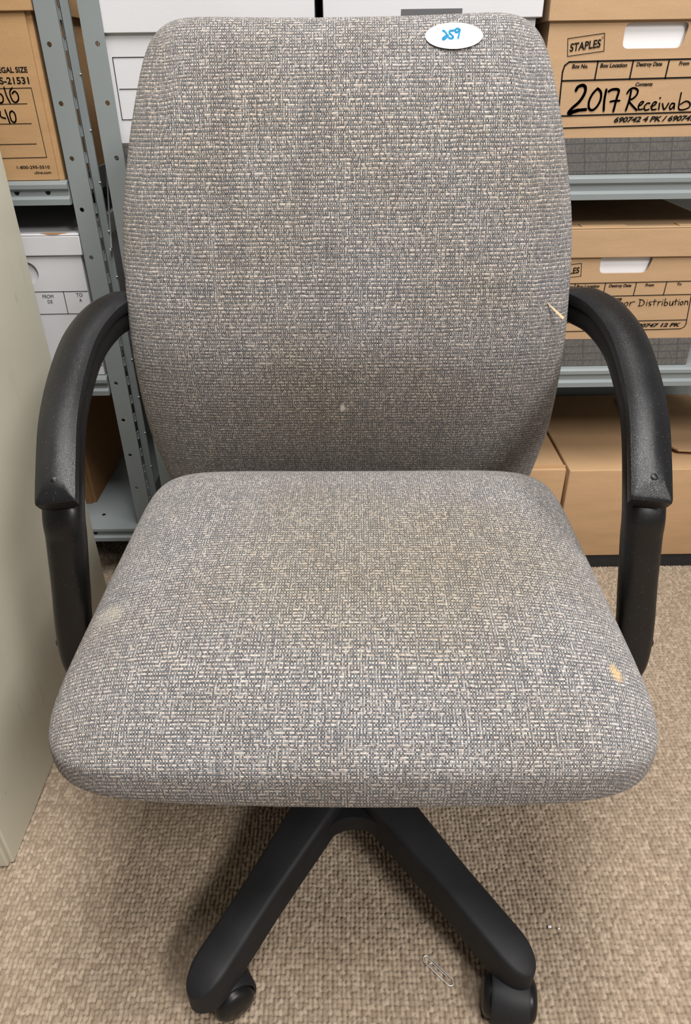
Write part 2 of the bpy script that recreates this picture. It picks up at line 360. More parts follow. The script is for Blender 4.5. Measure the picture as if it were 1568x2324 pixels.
# ------------------------------------------------------------------ room
def floor_mesh():
    x0, x1, y0, y1, st = -0.64, 1.15, 0.12, 1.42, 0.00138
    xs = np.arange(x0, x1 + st / 2, st); ys = np.arange(y0, y1 + st / 2, st)
    X, Y = np.meshgrid(xs, ys); cw, ch = 0.0058, 0.0064
    rng = np.random.default_rng(3); NX, NY = int((x1 - x0) / cw) + 8, int((y1 - y0) / ch) + 8
    jx = rng.normal(0, 0.08, (NY, NX)); jy = rng.normal(0, 0.12, (NY, NX)); hh = rng.uniform(0.74, 1.0, (NY, NX)); rr = rng.random((NY, NX)); tl = rng.normal(0, 0.10, (NY, NX))
    wave = 0.35 * np.sin(Y * 31 + 1.3 * np.sin(X * 9)) + 0.25 * np.sin(X * 23 + Y * 11)
    gx = (X - x0) / cw + 3 + 0.35 * wave; gy = (Y - y0) / ch + 3 + 0.3 * np.sin(X * 17) + 0.2 * wave
    H = np.zeros_like(X); L = np.zeros_like(X); ix, iy = np.floor(gx).astype(int), np.floor(gy).astype(int)
    for dy in (-1, 0, 1):
        for dx in (-1, 0, 1):
            a = np.clip(ix + dx, 0, NX - 1); b = np.clip(iy + dy, 0, NY - 1)
            ox = 0.09 + 0.0 * (b % 2)
            ey = gy - (b + 0.5 + jy[b, a]); ex = gx - (a + 0.5 + jx[b, a] + ox - 0.09) - tl[b, a] * ey
            d = np.abs(ex / 0.47) ** 2.4 + np.abs(ey / 0.60) ** 2.8
            h = hh[b, a] * np.clip(1 - d, 0, 1) ** 0.5
            m = h > H; H = np.where(m, h, H); L = np.where(m, rr[b, a], L)
    Z = (H - 0.95) * 0.0044
    ny, nx = X.shape
    co = np.empty((ny * nx + 8, 3), np.float32); co[:ny * nx, 0] = X.ravel(); co[:ny * nx, 1] = Y.ravel(); co[:ny * nx, 2] = Z.ravel()
    BX0, BX1, BY0, BY1, zb = -2.0, 2.6, -2.6, 1.80, -0.002
    xe, ye = xs[-1], ys[-1]
    co[ny * nx:] = [(BX0, BY0, zb), (BX1, BY0, zb), (BX1, BY1, zb), (BX0, BY1, zb), (x0, y0, zb), (xe, y0, zb), (xe, ye, zb), (x0, ye, zb)]
    idx = np.arange(ny * nx).reshape(ny, nx)
    q = np.stack([idx[:-1, :-1], idx[:-1, 1:], idx[1:, 1:], idx[1:, :-1]], -1).reshape(-1, 4)
    B = ny * nx
    q = np.concatenate([q, np.array([[B, B + 1, B + 5, B + 4], [B + 1, B + 2, B + 6, B + 5], [B + 2, B + 3, B + 7, B + 6], [B + 3, B, B + 4, B + 7]])]).astype(np.int32)
    me = bpy.data.meshes.new('floor'); me.vertices.add(len(co)); me.vertices.foreach_set('co', co.ravel())
    me.loops.add(q.size); me.loops.foreach_set('vertex_index', q.ravel())
    me.polygons.add(len(q)); me.polygons.foreach_set('loop_start', np.arange(0, q.size, 4, dtype=np.int32))
    me.polygons.foreach_set('use_smooth', np.ones(len(q), bool)); me.update()
    at = me.attributes.new('loop', 'FLOAT', 'POINT'); lv = np.full(len(co), -1.0, np.float32); lv[:B] = L.ravel(); at.data.foreach_set('value', lv)
    return me
def struct(o): o['kind'] = 'structure'; return o
struct(link('floor', floor_mesh(), 'carpet'))
struct(MB().box(-2.1, 2.7, 1.80, 1.9, -0.1, 2.7).build('wall_back', 'wall'))
struct(MB().box(-2.1, -2.0, -2.6, 1.80, -0.1, 2.7).build('wall_left', 'wall'))
struct(MB().box(2.6, 2.7, -2.6, 1.80, -0.1, 2.7).build('wall_right', 'wall'))
struct(MB().box(-2.1, 2.7, -2.7, -2.6, -0.1, 2.7).build('wall_front', 'wall'))
struct(MB().box(-2.1, 2.7, -2.7, 1.9, 2.65, 2.75).build('ceiling', 'ceil'))

# ------------------------------------------------------------------ shelving
YF, YB = 1.245, 1.66
HOLES = [0.9761 - 0.0751 * k for k in range(-14, 13)]
def post(x0, x1, side, ytop, parent, slots=True, z1=1.95, front=True):
    """steel post: a punched front flange, a slotted flange going back and a rear lip; side = +1 puts the return on the right edge"""
    mb = MB(); yo = YF if front else YB; t = 0.0018
    loops = [rect(x0, x1, 0, z1)] + [circ((x0 + x1) / 2 - 0.004 * side, z, 0.0036) for z in HOLES if 0.02 < z < z1 - 0.02]
    mb.add(*me_lists(curve_mesh(loops, t, XZ(yo))))
    xs = x1 if side > 0 else x0; sg = 1 if front else -1
    ya, yb = sorted((yo, yo + 0.024 * sg))
    sl = [rect((ya + yb) / 2 - 0.0035, (ya + yb) / 2 + 0.0035, z + 0.0375 - 0.0075, z + 0.0375 + 0.0075) for z in HOLES if 0.05 < z < z1 - 0.08]
    sl += [rect((ya + yb) / 2 - 0.0035, (ya + yb) / 2 + 0.0035, z - 0.0075, z + 0.0075) for z in HOLES if 0.05 < z < z1 - 0.08]
    mb.add(*me_lists(curve_mesh([rect(ya, yb, 0, z1)] + (sl if slots else []), t, YZ(xs - t / 2 * side))))
    if front and side > 0:
        yl = yo + 0.024
        prof = [(xs - 0.001, yl - 0.002), (xs + 0.009, yl - 0.002), (xs + 0.011, yl), (xs + 0.011, yl + 0.004), (xs - 0.001, yl + 0.004)]
        mb.loft([[(x, y, 0) for x, y in prof], [(x, y, z1) for x, y in prof]])
    return mb.build('post', 'grey', parent, 30)
def bolts(x, yo, zs, r, parent, name='bolt', axis=(1, 0, 0)):
    for z in zs:
        MB().lathe((x, yo, z), axis, [(0, r), (0.0015, r), (0.003, r * 0.6), (0.0033, 0.0004)], 12).build(name, 'zinc', parent)

def shelf(x0, x1, zt, parent, yf=1.238, yb=1.662, h=0.035, holes=()):
    """folded steel shelf: top sheet, front lip with a rounded nose, a recessed web and a lower return"""
    t = 0.0015
    prof = [(yb, zt), (yf + 0.008, zt), (yf + 0.003, zt - 0.0015), (yf, zt - 0.005), (yf, zt - 0.011), (yf + 0.002, zt - 0.0135), (yf + 0.004, zt - 0.015),
            (yf + 0.004, zt - h + 0.013), (yf + 0.001, zt - h + 0.010), (yf - 0.001, zt - h + 0.0085), (yf - 0.001, zt - h), (yf + 0.014, zt - h), (yf + 0.014, zt - h + t),
            (yf + 0.006, zt - h + t), (yf + 0.006, zt - 0.012), (yf + 0.01, zt - t), (yb - t, zt - t), (yb - t, zt - h), (yb, zt - h)]
    mb = MB().prism_x(prof, x0, x1)
    for xa, xb in ((x0, x0 + t), (x1 - t, x1)): mb.box(xa, xb, yf + 0.008, yb, zt - h, zt - t)
    o = mb.build('shelf', 'grey', parent, 30)
    for hx, hz in holes: MB().lathe((hx, yf + 0.0042, hz), (0, -1, 0), [(0, 0.0042), (0.0004, 0.0042)], 16).build('bolt_hole', 'ink', o, 30)
    return o

sl = empty('shelving_unit', (0, 0, 0))
tag(sl, 'grey punched steel shelving bay at the left, behind the beige cabinet', 'shelf', 'grey steel shelving bays')
post(-0.4345, -0.4030, 1, 0, sl); post(-1.30, -1.268, -1, 0, sl)
post(-0.4345, -0.4030, 1, 0, sl, front=False); post(-1.30, -1.268, -1, 0, sl, front=False)
for zt, hl in ((0.7945, [(-0.5208, 0.7784), (-0.4708, 0.7784), (-0.571, 0.7784)]), (0.4645, []), (0.135, [(-0.5264, 0.119)]), (1.12, [])):
    shelf(-1.298, -0.437, zt, sl, holes=hl)
MB().lathe((-0.5183, 1.287, 0.1352), (0, 0, 1), [(0, 0.004), (0.0004, 0.004)], 16).build('bolt_hole', 'ink', sl)
bolts(-0.3935, 1.2672, [0.9761 - 0.0376 - 0.0751 * k for k in range(10)], 0.0013, sl, 'rivet')
sr = empty('shelving_unit', (0, 0, 0))
tag(sr, 'grey steel shelving bay directly behind the chair, with white and kraft file boxes', 'shelf', 'grey steel shelving bays')
post(-0.3720, -0.3405, -1, 0, sr); post(0.86, 0.892, 1, 0, sr)
post(-0.3720, -0.3405, -1, 0, sr, front=False); post(0.86, 0.892, 1, 0, sr, front=False)
for zt, y in ((0.792, 1.238), (0.4690, 1.238), (0.033, 1.290), (1.12, 1.238)):
    shelf(-0.339, 0.859, zt, sr, yf=y, h=0.036 if zt > 0.1 else 0.028)
MB().cyl((-0.392, 1.262, 0.683), (-0.392, 1.64, 1.55), 0.0016, n=10).build('side_brace', 'grey', sl)
bolts(-0.3935, 1.2625, [0.684], 0.004, sl)
for u, xa, xb in ((sl, -1.298, -0.437), (sr, -0.339, 0.859)):
    MB().box(xa, xb, 1.664, 1.6655, 0.05, 1.90).build('light_block_panel', 'grey', u)  # unseen sheets added to block light, so the shelf gaps stay dark

# ------------------------------------------------------------------ file boxes
def box_body(parent, x0, x1, yf, yb, z0, z1, mat, hole=None, t=0.004):
    """open cardboard carton: front panel with its hand hole, sides, back and bottom"""
    mb = MB()
    loops = [rect(x0, x1, z0, z1)] + ([hole] if hole else [])
    mb.add(*me_lists(curve_mesh(loops, t, XZ(yf + t / 2))))
    mb.box(x0, x0 + t, yf + t, yb, z0, z1); mb.box(x1 - t, x1, yf + t, yb, z0, z1)
    mb.box(x0 + t, x1 - t, yb - t, yb, z0, z1); mb.box(x0 + t, x1 - t, yf + t, yb - t, z0, z0 + t)
    return mb.build('body', mat, parent, 30)
def box_lid(parent, x0, x1, yf, yb, z0, z1, mat, t=0.003):
    mb = MB().box(x0, x1, yf, yb, z1 - t, z1)
    mb.box(x0, x1, yf, yf + t, z0, z1 - t); mb.box(x0, x1, yb - t, yb, z0, z1 - t)
    mb.box(x0, x0 + t, yf + t, yb - t, z0, z1 - t); mb.box(x1 - t, x1, yf + t, yb - t, z0, z1 - t)
    o = mb.build('lid', mat, parent, 30)
    b = o.modifiers.new('round', 'BEVEL'); b.width = 0.0012; b.segments = 2; b.limit_method = 'ANGLE'
    return o
def rounded_poly(pts, r, n=5):
    out = []; N = len(pts)
    for i in range(N):
        p, a, b = Vector(pts[i]).to_2d(), Vector(pts[i - 1]).to_2d(), Vector(pts[(i + 1) % N]).to_2d()
        u, v = (a - p).normalized() * r, (b - p).normalized() * r
        for k in range(n + 1):
            t = k / n; q = (p + u) * (1 - t) ** 2 + p * 2 * t * (1 - t) + (p + v) * t * t
            out.append((q.x, q.y))
    return out

# --- upper kraft box (2017 Receivab...)
Y0 = 1.250
b = empty('file_box', (0, 0, 0)); tag(b, 'kraft file box marked 2017 in black pen, on the shelf right of the backrest', 'box', 'kraft file boxes with lids')
hole = rounded_poly([(0.418, 0.961), (0.506, 0.961), (0.512, 0.993), (0.418, 0.993)], 0.009)
body = box_body(b, 0.307, 0.613, Y0, Y0 + 0.38, 0.793, 1.045, 'kraft', hole)
MB().box(0.3068, 0.6132, Y0 - 0.0004, Y0 + 0.0003, 0.7931, 0.8445).build('grid_print', 'band', body)
box_lid(b, 0.303, 0.617, Y0 - 0.005, Y0 + 0.386, 0.9955, 1.055, 'kraft')
p = Print(Y0 - 0.0008); sl_ = 0.011
p.line([(0.336, 0.9745), (0.389, 0.9805), (0.392, 0.9585), (0.339, 0.9525), (0.336, 0.9745)], 0.0009)
p.text('STAPLES', 0.341, 0.3855, 0.9585, 0.0098, 0.115, 0.022); p.text('®', 0.3858, 0.3885, 0.9735, 0.003, 0.1)
w = 0.0021
p.line([(0.3405, 0.795 + 0.05), (0.3365, 0.875), (0.3345, 0.933), (0.3365, 0.941), (0.3425, 0.9455), (0.385, 0.946), (0.610, 0.948)], w)
p.line([(0.336, 0.9215), (0.610, 0.9245)], w)
for xa, xb in ((0.3855, 0.3845), (0.438, 0.4370), (0.4915, 0.4905), (0.545, 0.544)): p.line([(xa, 0.9465), (xb, 0.922)], w, False)
p.line([(0.338, 0.875), (0.610, 0.879)], 0.0020); p.line([(0.345, 0.8585), (0.610, 0.8625)], 0.0018)
p.text('Box No.', 0.3475, 0.3715, 0.9375, 0.0050, 0.006, 0.032, 0.2); p.text('Box Location', 0.3895, 0.430, 0.938, 0.0050, 0.006, 0.032, 0.2)
p.text('Destroy Date', 0.4435, 0.482, 0.939, 0.0048, 0.006, 0.032, 0.2); p.text('From', 0.507, 0.5225, 0.9395, 0.0048, 0.006, 0.032, 0.2)
p.text('Contents', 0.4475, 0.4735, 0.9135, 0.0046, 0.006, 0.032, 0.2)
p.text('690742 4 PK / 690747 12 PK', 0.424, 0.588, 0.8655, 0.0068, 0.010, 0.04, 0.25)
p.build('printed_form', 'ink', b, None)
h = Print(Y0 - 0.0010)
h.stroke([(0.3585, 0.909), (0.361, 0.9135), (0.368, 0.9155), (0.3725, 0.912), (0.372, 0.904), (0.366, 0.894), (0.357, 0.886), (0.352, 0.880), (0.354, 0.8775), (0.360, 0.881), (0.366, 0.8825), (0.378, 0.8835)], 0.0042)
h.stroke([(0.352, 0.879), (0.358, 0.8805), (0.3655, 0.8825)], 0.005)
h.stroke([(0.391, 0.911), (0.3845, 0.904), (0.3808, 0.894), (0.3825, 0.885), (0.388, 0.8825), (0.394, 0.887), (0.398, 0.896), (0.397, 0.906), (0.391, 0.911)], 0.0032)
h.stroke([(0.4045, 0.9095), (0.404, 0.896), (0.4055, 0.8815)], 0.0034)
h.stroke([(0.4085, 0.907), (0.414, 0.9095), (0.4235, 0.9085), (0.4225, 0.898), (0.4205, 0.8805)], 0.0034); h.stroke([(0.4135, 0.8935), (0.420, 0.8945), (0.4275, 0.8945)], 0.0026)
h.stroke([(0.4425, 0.908), (0.442, 0.895), (0.4395, 0.8815)], 0.0030)
h.stroke([(0.437, 0.904), (0.440, 0.909), (0.446, 0.911), (0.4525, 0.908), (0.452, 0.902), (0.447, 0.897), (0.4415, 0.8945), (0.447, 0.889), (0.4565, 0.8815)], 0.0026)
h.stroke([(0.4575, 0.887), (0.462, 0.889), (0.4645, 0.8925), (0.461, 0.8925), (0.458, 0.888), (0.4595, 0.8825), (0.4655, 0.883)], 0.0020)
h.stroke([(0.4745, 0.8905), (0.4705, 0.8905), (0.467, 0.886), (0.4695, 0.8815), (0.475, 0.8825)], 0.0020)
h.stroke([(0.477, 0.886), (0.482, 0.888), (0.4845, 0.8915), (0.481, 0.892), (0.478, 0.887), (0.480, 0.882), (0.486, 0.8825)], 0.0020)
h.stroke([(0.4895, 0.8905), (0.490, 0.882)], 0.0020); h.stroke([(0.4885, 0.8975), (0.4892, 0.8973)], 0.0022)
h.stroke([(0.494, 0.890), (0.4985, 0.882), (0.5035, 0.8905)], 0.0020)
h.stroke([(0.5125, 0.8895), (0.5085, 0.890), (0.506, 0.8855), (0.5085, 0.882), (0.5125, 0.887), (0.5125, 0.8895), (0.5135, 0.8825)], 0.0020)
h.stroke([(0.5195, 0.904), (0.5195, 0.893), (0.5208, 0.8825), (0.529, 0.8815), (0.5365, 0.885), (0.5355, 0.8905), (0.529, 0.8925), (0.5215, 0.8885)], 0.0020)
h.stroke([(0.5445, 0.905), (0.5455, 0.8835)], 0.0020)
h.stroke([(0.5505, 0.887), (0.555, 0.8895), (0.5565, 0.892), (0.553, 0.892), (0.5505, 0.8875), (0.553, 0.8835), (0.558, 0.884)], 0.0020)
h.stroke([(0.566, 0.8925), (0.562, 0.8925), (0.5625, 0.8885), (0.566, 0.887), (0.565, 0.8835), (0.560, 0.884)], 0.0020)
h.build('handwriting', 'marker', b, None)
f = empty('paper_stack', (0.46, Y0 + 0.007, 0.80)); tag(f, 'white papers seen through the hand hole of the 2017 kraft box', 'papers', 'papers inside kraft boxes')
for k in range(5): MB().box(-0.145, 0.145, 0.004 * k * 6, 0.004 * k * 6 + 0.018, 0, 0.232 - 0.002 * k, 0.0008).build('folder', 'paper', f)

# --- middle kraft box (Labor Distribution)
b = empty('file_box', (0, 0, 0)); tag(b, 'kraft file box marked Labor Distribution, on the middle shelf behind the right armrest', 'box', 'kraft file boxes with lids')
hole = rounded_poly([(0.443, 0.636), (0.524, 0.636), (0.532, 0.666), (0.441, 0.666)], 0.009)
body = box_body(b, 0.327, 0.6325, Y0, Y0 + 0.38, 0.470, 0.708, 'kraft', hole)
MB().box(0.3268, 0.6327, Y0 - 0.0004, Y0 + 0.0003, 0.4701, 0.5205).build('grid_print', 'band', body)
lid = box_lid(b, 0.323, 0.6365, Y0 - 0.005, Y0 + 0.386, 0.6635, 0.7125, 'kraft')
for xa, xb in ((0.40, 0.475), (0.562, 0.628)): MB().box(xa, xb, Y0 - 0.003, Y0 + 0.02, 0.7125, 0.7138, 0.0005).build('lid_tab', 'kraft', lid)
p = Print(Y0 - 0.0008); w = 0.0014
p.line([(0.360, 0.6495), (0.4095, 0.654), (0.412, 0.6325), (0.3625, 0.6275), (0.360, 0.6495)], 0.0009)
p.text('STAPLES', 0.364, 0.4075, 0.6335, 0.0098, 0.105, 0.022)
p.line([(0.3545, 0.535), (0.350, 0.615), (0.356, 0.6195), (0.613, 0.6215), (0.6115, 0.594), (0.6145, 0.546), (0.6125, 0.5405), (0.606, 0.5372), (0.3545, 0.5345)], w)
p.line([(0.352, 0.5965), (0.612, 0.5985)], w); p.line([(0.353, 0.551), (0.613, 0.5535)], w)
for x in (0.404, 0.4565, 0.510, 0.5625): p.line([(x + 0.0005, 0.6205), (x - 0.0005, 0.5975)], w, False)
p.text('Box No.', 0.366, 0.390, 0.612, 0.0050, 0.006, 0.032, 0.2); p.text('Box Location', 0.407, 0.447, 0.6125, 0.0050, 0.006, 0.032, 0.2)
p.text('Destroy Date', 0.4635, 0.5025, 0.613, 0.0048, 0.004, 0.032, 0.2); p.text('From', 0.5265, 0.542, 0.6135, 0.0048, 0.004, 0.032, 0.2); p.text('To', 0.5815, 0.5895, 0.6145, 0.0046, 0.0, 0.032, 0.2)
p.text('Contents', 0.466, 0.491, 0.5905, 0.0046, 0.006, 0.032, 0.2)
p.text('690742 4 PK / 690747 12 PK', 0.433, 0.605, 0.5405, 0.0062, 0.008, 0.04, 0.25)
p.build('printed_form', 'ink', b, None)
h2 = Print(Y0 - 0.0010); w = 0.0013; q = 0.5795
def hl(pts, w=0.0013): h2.stroke([(x, q + z) for x, z in pts], w, 5)
hl([(0.4705, 0.012), (0.4695, 0.001), (0.4765, 0.001)])
hl([(0.4840, 0.0065), (0.4800, 0.0065), (0.4785, 0.003), (0.4805, 0.0005), (0.4835, 0.003), (0.4840, 0.0065), (0.4850, 0.0)])
hl([(0.4885, 0.012), (0.4887, 0.001), (0.4925, 0.0005), (0.4945, 0.004), (0.4915, 0.0065), (0.4890, 0.0045)])
hl([(0.5000, 0.007), (0.4970, 0.005), (0.4975, 0.0015), (0.5005, 0.0005), (0.5030, 0.0035), (0.5020, 0.0065), (0.5000, 0.007)])
hl([(0.5065, 0.007), (0.5065, 0.0005)]); hl([(0.5065, 0.004), (0.5095, 0.007), (0.5145, 0.0075)])
hl([(0.5235, 0.011), (0.5235, 0.0005)]); hl([(0.521, 0.0115), (0.5275, 0.0105), (0.5315, 0.006), (0.529, 0.001), (0.5215, 0.0)])
hl([(0.536, 0.007), (0.536, 0.0005)]); hl([(0.536, 0.0105), (0.5362, 0.0104)])
hl([(0.544, 0.007), (0.540, 0.0065), (0.541, 0.0035), (0.544, 0.002), (0.5405, 0.0)])
hl([(0.549, 0.011), (0.549, 0.001)]); hl([(0.546, 0.0075), (0.553, 0.008)])
hl([(0.556, 0.0075), (0.556, 0.0005)]); hl([(0.556, 0.004), (0.5585, 0.0072), (0.561, 0.007)])
hl([(0.5635, 0.007), (0.5635, 0.0005)]); hl([(0.5635, 0.0105), (0.5637, 0.0104)])
hl([(0.5675, 0.0125), (0.5675, 0.001), (0.5715, 0.0008), (0.573, 0.004), (0.570, 0.0065), (0.568, 0.0045)])
hl([(0.5765, 0.0075), (0.577, 0.0015), (0.5805, 0.001), (0.582, 0.0075), (0.5825, 0.0005)])
hl([(0.5865, 0.0115), (0.5865, 0.001)]); hl([(0.5840, 0.0075), (0.5900, 0.008)])
hl([(0.5925, 0.0075), (0.5925, 0.0005)]); hl([(0.5925, 0.011), (0.5927, 0.0109)])
hl([(0.598, 0.0075), (0.5955, 0.005), (0.596, 0.0015), (0.5985, 0.0012), (0.6, 0.0045), (0.598, 0.0075)])
hl([(0.603, 0.0078), (0.603, 0.001)]); hl([(0.603, 0.005), (0.6055, 0.0078), (0.608, 0.006), (0.6085, 0.001)])
h2.build('handwriting', 'marker', b, None)
f = empty('paper_stack', (0.48, Y0 + 0.007, 0.478)); tag(f, 'white papers seen through the hand hole of the Labor Distribution box', 'papers', 'papers inside kraft boxes')
for k in range(5): MB().box(-0.145, 0.145, 0.024 * k, 0.024 * k + 0.018, 0, 0.218 - 0.002 * k, 0.0008).build('folder', 'paper', f)

# --- white boxes on the upper shelf behind the backrest
def white_top(x0, x1, zl, label, form=False):
    b = empty('file_box', (0, 0, 0)); tag(b, label, 'box', 'white file boxes')
    body = box_body(b, x0 + 0.008, x1 - 0.008, Y0 + 0.003, Y0 + 0.38, 0.793, zl + 0.055, 'white')
    MB().box(x0 + 0.0078, x1 - 0.0078, Y0 + 0.0026, Y0 + 0.0033, 0.7931, 0.846).build('grid_print', 'band', body)
    box_lid(b, x0, x1, Y0 - 0.003, Y0 + 0.386, zl, zl + 0.066, 'white')
    if form:
        p = Print(Y0 + 0.0022); w = 0.0011
        p.line([(-0.336, 0.959), (-0.10, 0.959), (-0.10, 0.878), (-0.336, 0.878), (-0.336, 0.959)], w); p.line([(-0.333, 0.9185), (-0.10, 0.9185)], w)
        p.build('printed_form', 'ink', b, None)
    return b
white_top(-0.356, -0.0345, 0.9885, 'white file box with empty ruled form, behind the left half of the backrest top', True)
wb = white_top(-0.0225, 0.2945, 1.0005, 'white file box behind the right half of the backrest top, beside the 2017 box')
MB().box(0.09, 0.178, Y0 - 0.0040, Y0 - 0.0028, 1.0008, 1.0125).build('lid_label', 'grayink', wb)

# --- white box, left bay middle shelf
b = empty('file_box', (0, 0, 0)); tag(b, 'white file box with FROM and TO fields, on the shelf beside the beige cabinet', 'box', 'white file boxes')
hole = circ(-0.5395, 0.650, 0.019, 24)
box_body(b, -0.745, -0.442, Y0, Y0 + 0.38, 0.466, 0.708, 'white', hole)
lid = box_lid(b, -0.750, -0.4375, Y0 - 0.004, Y0 + 0.386, 0.679, 0.7135, 'white')
MB().box(-0.60, -0.50, Y0 + 0.006, Y0 + 0.009, 0.60, 0.70).build('hand_flap', 'white', b)
lens = [(-0.480 + 0.022 * math.cos(a), 0.7125 + 0.0022 * math.sin(a)) for a in [2 * PI * k / 20 for k in range(20)]]
MB().add(*me_lists(curve_mesh([[(x, Y0 + 0.001 + (z - 0.7125) * 2.6) for x, z in lens]], 0.0012, Matrix.Translation((0, 0, 0.7134))))).build('hand_slot', 'torn', lid, None)
p = Print(Y0 - 0.0006); w = 0.0011
p.line([(-0.73, 0.6185), (-0.4425, 0.6185)], w); p.line([(-0.73, 0.5795), (-0.4425, 0.5795)], w); p.line([(-0.4845, 0.6185), (-0.4845, 0.5795)], w, False); p.line([(-0.535, 0.6185), (-0.535, 0.5795)], w, False)
p.text('FROM', -0.5225, -0.5035, 0.6075, 0.0060); p.text('DE', -0.5155, -0.507, 0.5985, 0.0060)
p.text('TO', -0.4635, -0.4525, 0.6095, 0.0060); p.text('A', -0.460, -0.4555, 0.6005, 0.0060)
p.text('K"', -0.4545, -0.4445, 0.4945, 0.0080, 0, 0.03); p.line([(-0.73, 0.4840), (-0.4425, 0.4840)], w)
p.build('printed_form', 'ink', b, None)

# --- kraft box with legal size print, left bay upper shelf
b = empty('file_box', (0, 0, 0)); tag(b, 'kraft file box printed LEGAL SIZE, above the white FROM and TO box', 'box', 'kraft file boxes with lids')
box_body(b, -0.80, -0.4435, Y0 + 0.003, Y0 + 0.39, 0.795, 1.07, 'kraft2')
MB().box(-0.793, -0.4512, Y0 - 0.002, Y0 + 0.003, 0.7955, 1.045).build('front_flap', 'kraft2', b)
box_lid(b, -0.806, -0.4375, Y0 - 0.007, Y0 + 0.396, 1.0165, 1.078, 'kraft2')
p = Print(Y0 - 0.0024); w = 0.0010
p.text('LEGAL SIZE', None, -0.464, 0.942, 0.0068, 0, 0.03); 
p.text('S-21531', -0.5095, -0.4650, 0.9275, 0.0086, 0, 0.026)
p.line([(-0.72, 0.9205), (-0.4640, 0.922), (-0.4630, 0.828), (-0.72, 0.826)], w)
for z, xr in ((0.9015, -0.4755), (0.875, -0.4755), (0.847, -0.4745)): p.line([(-0.70, z - 0.001), (xr, z)], w)
p.text('1-800-295-5510', -0.5135, -0.4615, 0.8122, 0.0042, 0, 0.02); p.text('uline.com', -0.4875, -0.4610, 0.8045, 0.0040, 0, 0.02)
p.build('printed_form', 'ink', b, None)
h = Print(Y0 - 0.0027); w = 0.0020
h.stroke([(-0.5155, 0.916), (-0.511, 0.914), (-0.5095, 0.909), (-0.512, 0.904), (-0.517, 0.903)], w)
h.stroke([(-0.5045, 0.9235), (-0.5035, 0.912), (-0.5005, 0.903)], w)
h.stroke([(-0.4925, 0.9225), (-0.4975, 0.917), (-0.4965, 0.907), (-0.492, 0.9035), (-0.4865, 0.908), (-0.4865, 0.9145), (-0.490, 0.918), (-0.4945, 0.915)], w)
h.stroke([(-0.519, 0.892), (-0.5195, 0.885), (-0.513, 0.8825)], w); h.stroke([(-0.511, 0.894), (-0.5095, 0.885), (-0.508, 0.8755)], w)
h.stroke([(-0.501, 0.8925), (-0.505, 0.889), (-0.505, 0.880), (-0.501, 0.877), (-0.4975, 0.881), (-0.4975, 0.889), (-0.501, 0.8925)], w)
h.build('handwriting', 'marker', b, None)

# --- kraft box on the left bay's bottom shelf
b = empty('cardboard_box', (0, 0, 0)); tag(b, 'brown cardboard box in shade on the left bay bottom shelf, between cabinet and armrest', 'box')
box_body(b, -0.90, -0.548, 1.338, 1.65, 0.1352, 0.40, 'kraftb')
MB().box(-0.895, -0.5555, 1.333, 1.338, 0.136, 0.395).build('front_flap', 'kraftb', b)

# --- floor level boxes, right
def carton(x0, x1, yf, yb, z0, z1, label, lip=0.0):
    b = empty('cardboard_box', (0, 0, 0)); tag(b, label, 'box', 'plain cartons at floor level')
    o = MB().box(x0, x1, yf, yb, z0, z1, 0.003).build('body', 'kraftd', b)
    return b
cb = carton(0.4545, 0.852, 1.252, 1.63, 0.0335, 0.2470, 'wide plain kraft carton under the bottom right shelf, behind the right armrest')
ca = carton(0.09, 0.4490, 1.256, 1.60, 0.0335, 0.2480, 'plain kraft carton beside the seat, left neighbour of the wide carton')
MB().add([(0.3, 1.262, 0.2485), (0.4485, 1.262, 0.2485), (0.4485, 1.268, 0.2515), (0.42, 1.266, 0.2525), (0.3, 1.266, 0.251)], [(0, 1, 2, 3, 4)]).build('torn_edge', 'torn', ca, None)
MB().box(0.02, 0.856, 1.257, 1.289, 0.0, 0.0315, 0.001).build('shade_strip', 'under', sr)  # added black strip, stands in for the shade gap under the cartons
fl = MB()
fo = [(0.6985, 1.40), (0.6990, 1.345), (0.7005, 1.3090), (0.730, 1.300), (1.04, 1.300), (1.04, 1.60), (0.68, 1.60), (0.675, 1.45)]
fo = [(0.672, 1.36), (0.6945, 1.311), (0.74, 1.304), (0.845, 1.303), (0.845, 1.60), (0.66, 1.60), (0.655, 1.44)]
hz = lambda y: 0.2565 - (y - 1.30) * 0.025
fl.loft([[(x, y, hz(y)) for x, y in fo], [(x, y, hz(y) + 0.0035) for x, y in fo]])
fl.build('top_flap', 'kraftd', cb)

# ------------------------------------------------------------------ beige cabinet
c = empty('metal_cabinet', (-0.70, 0.85, 0)); tag(c, 'beige enamelled metal cabinet with grimy side, standing at the left of the chair', 'cabinet')
bm = MB().box(-0.22, 0.222, -0.268, 0.275, 0.0, 1.05, 0.0025); bm.build('body', 'cab', c)
MB().box(-0.22, 0.218, -0.276, -0.268, 0.004, 1.046, 0.002).build('front_panel', 'cab', c)
c.rotation_euler = (0, 0, 0.012)

# ------------------------------------------------------------------ office chair
CX, CY = 0.0065, 0.65
chair = empty('office_chair', (CX, CY, 0), math.radians(-1.2))
tag(chair, 'grey tweed office armchair with black plastic arms and five-star caster base', 'chair')

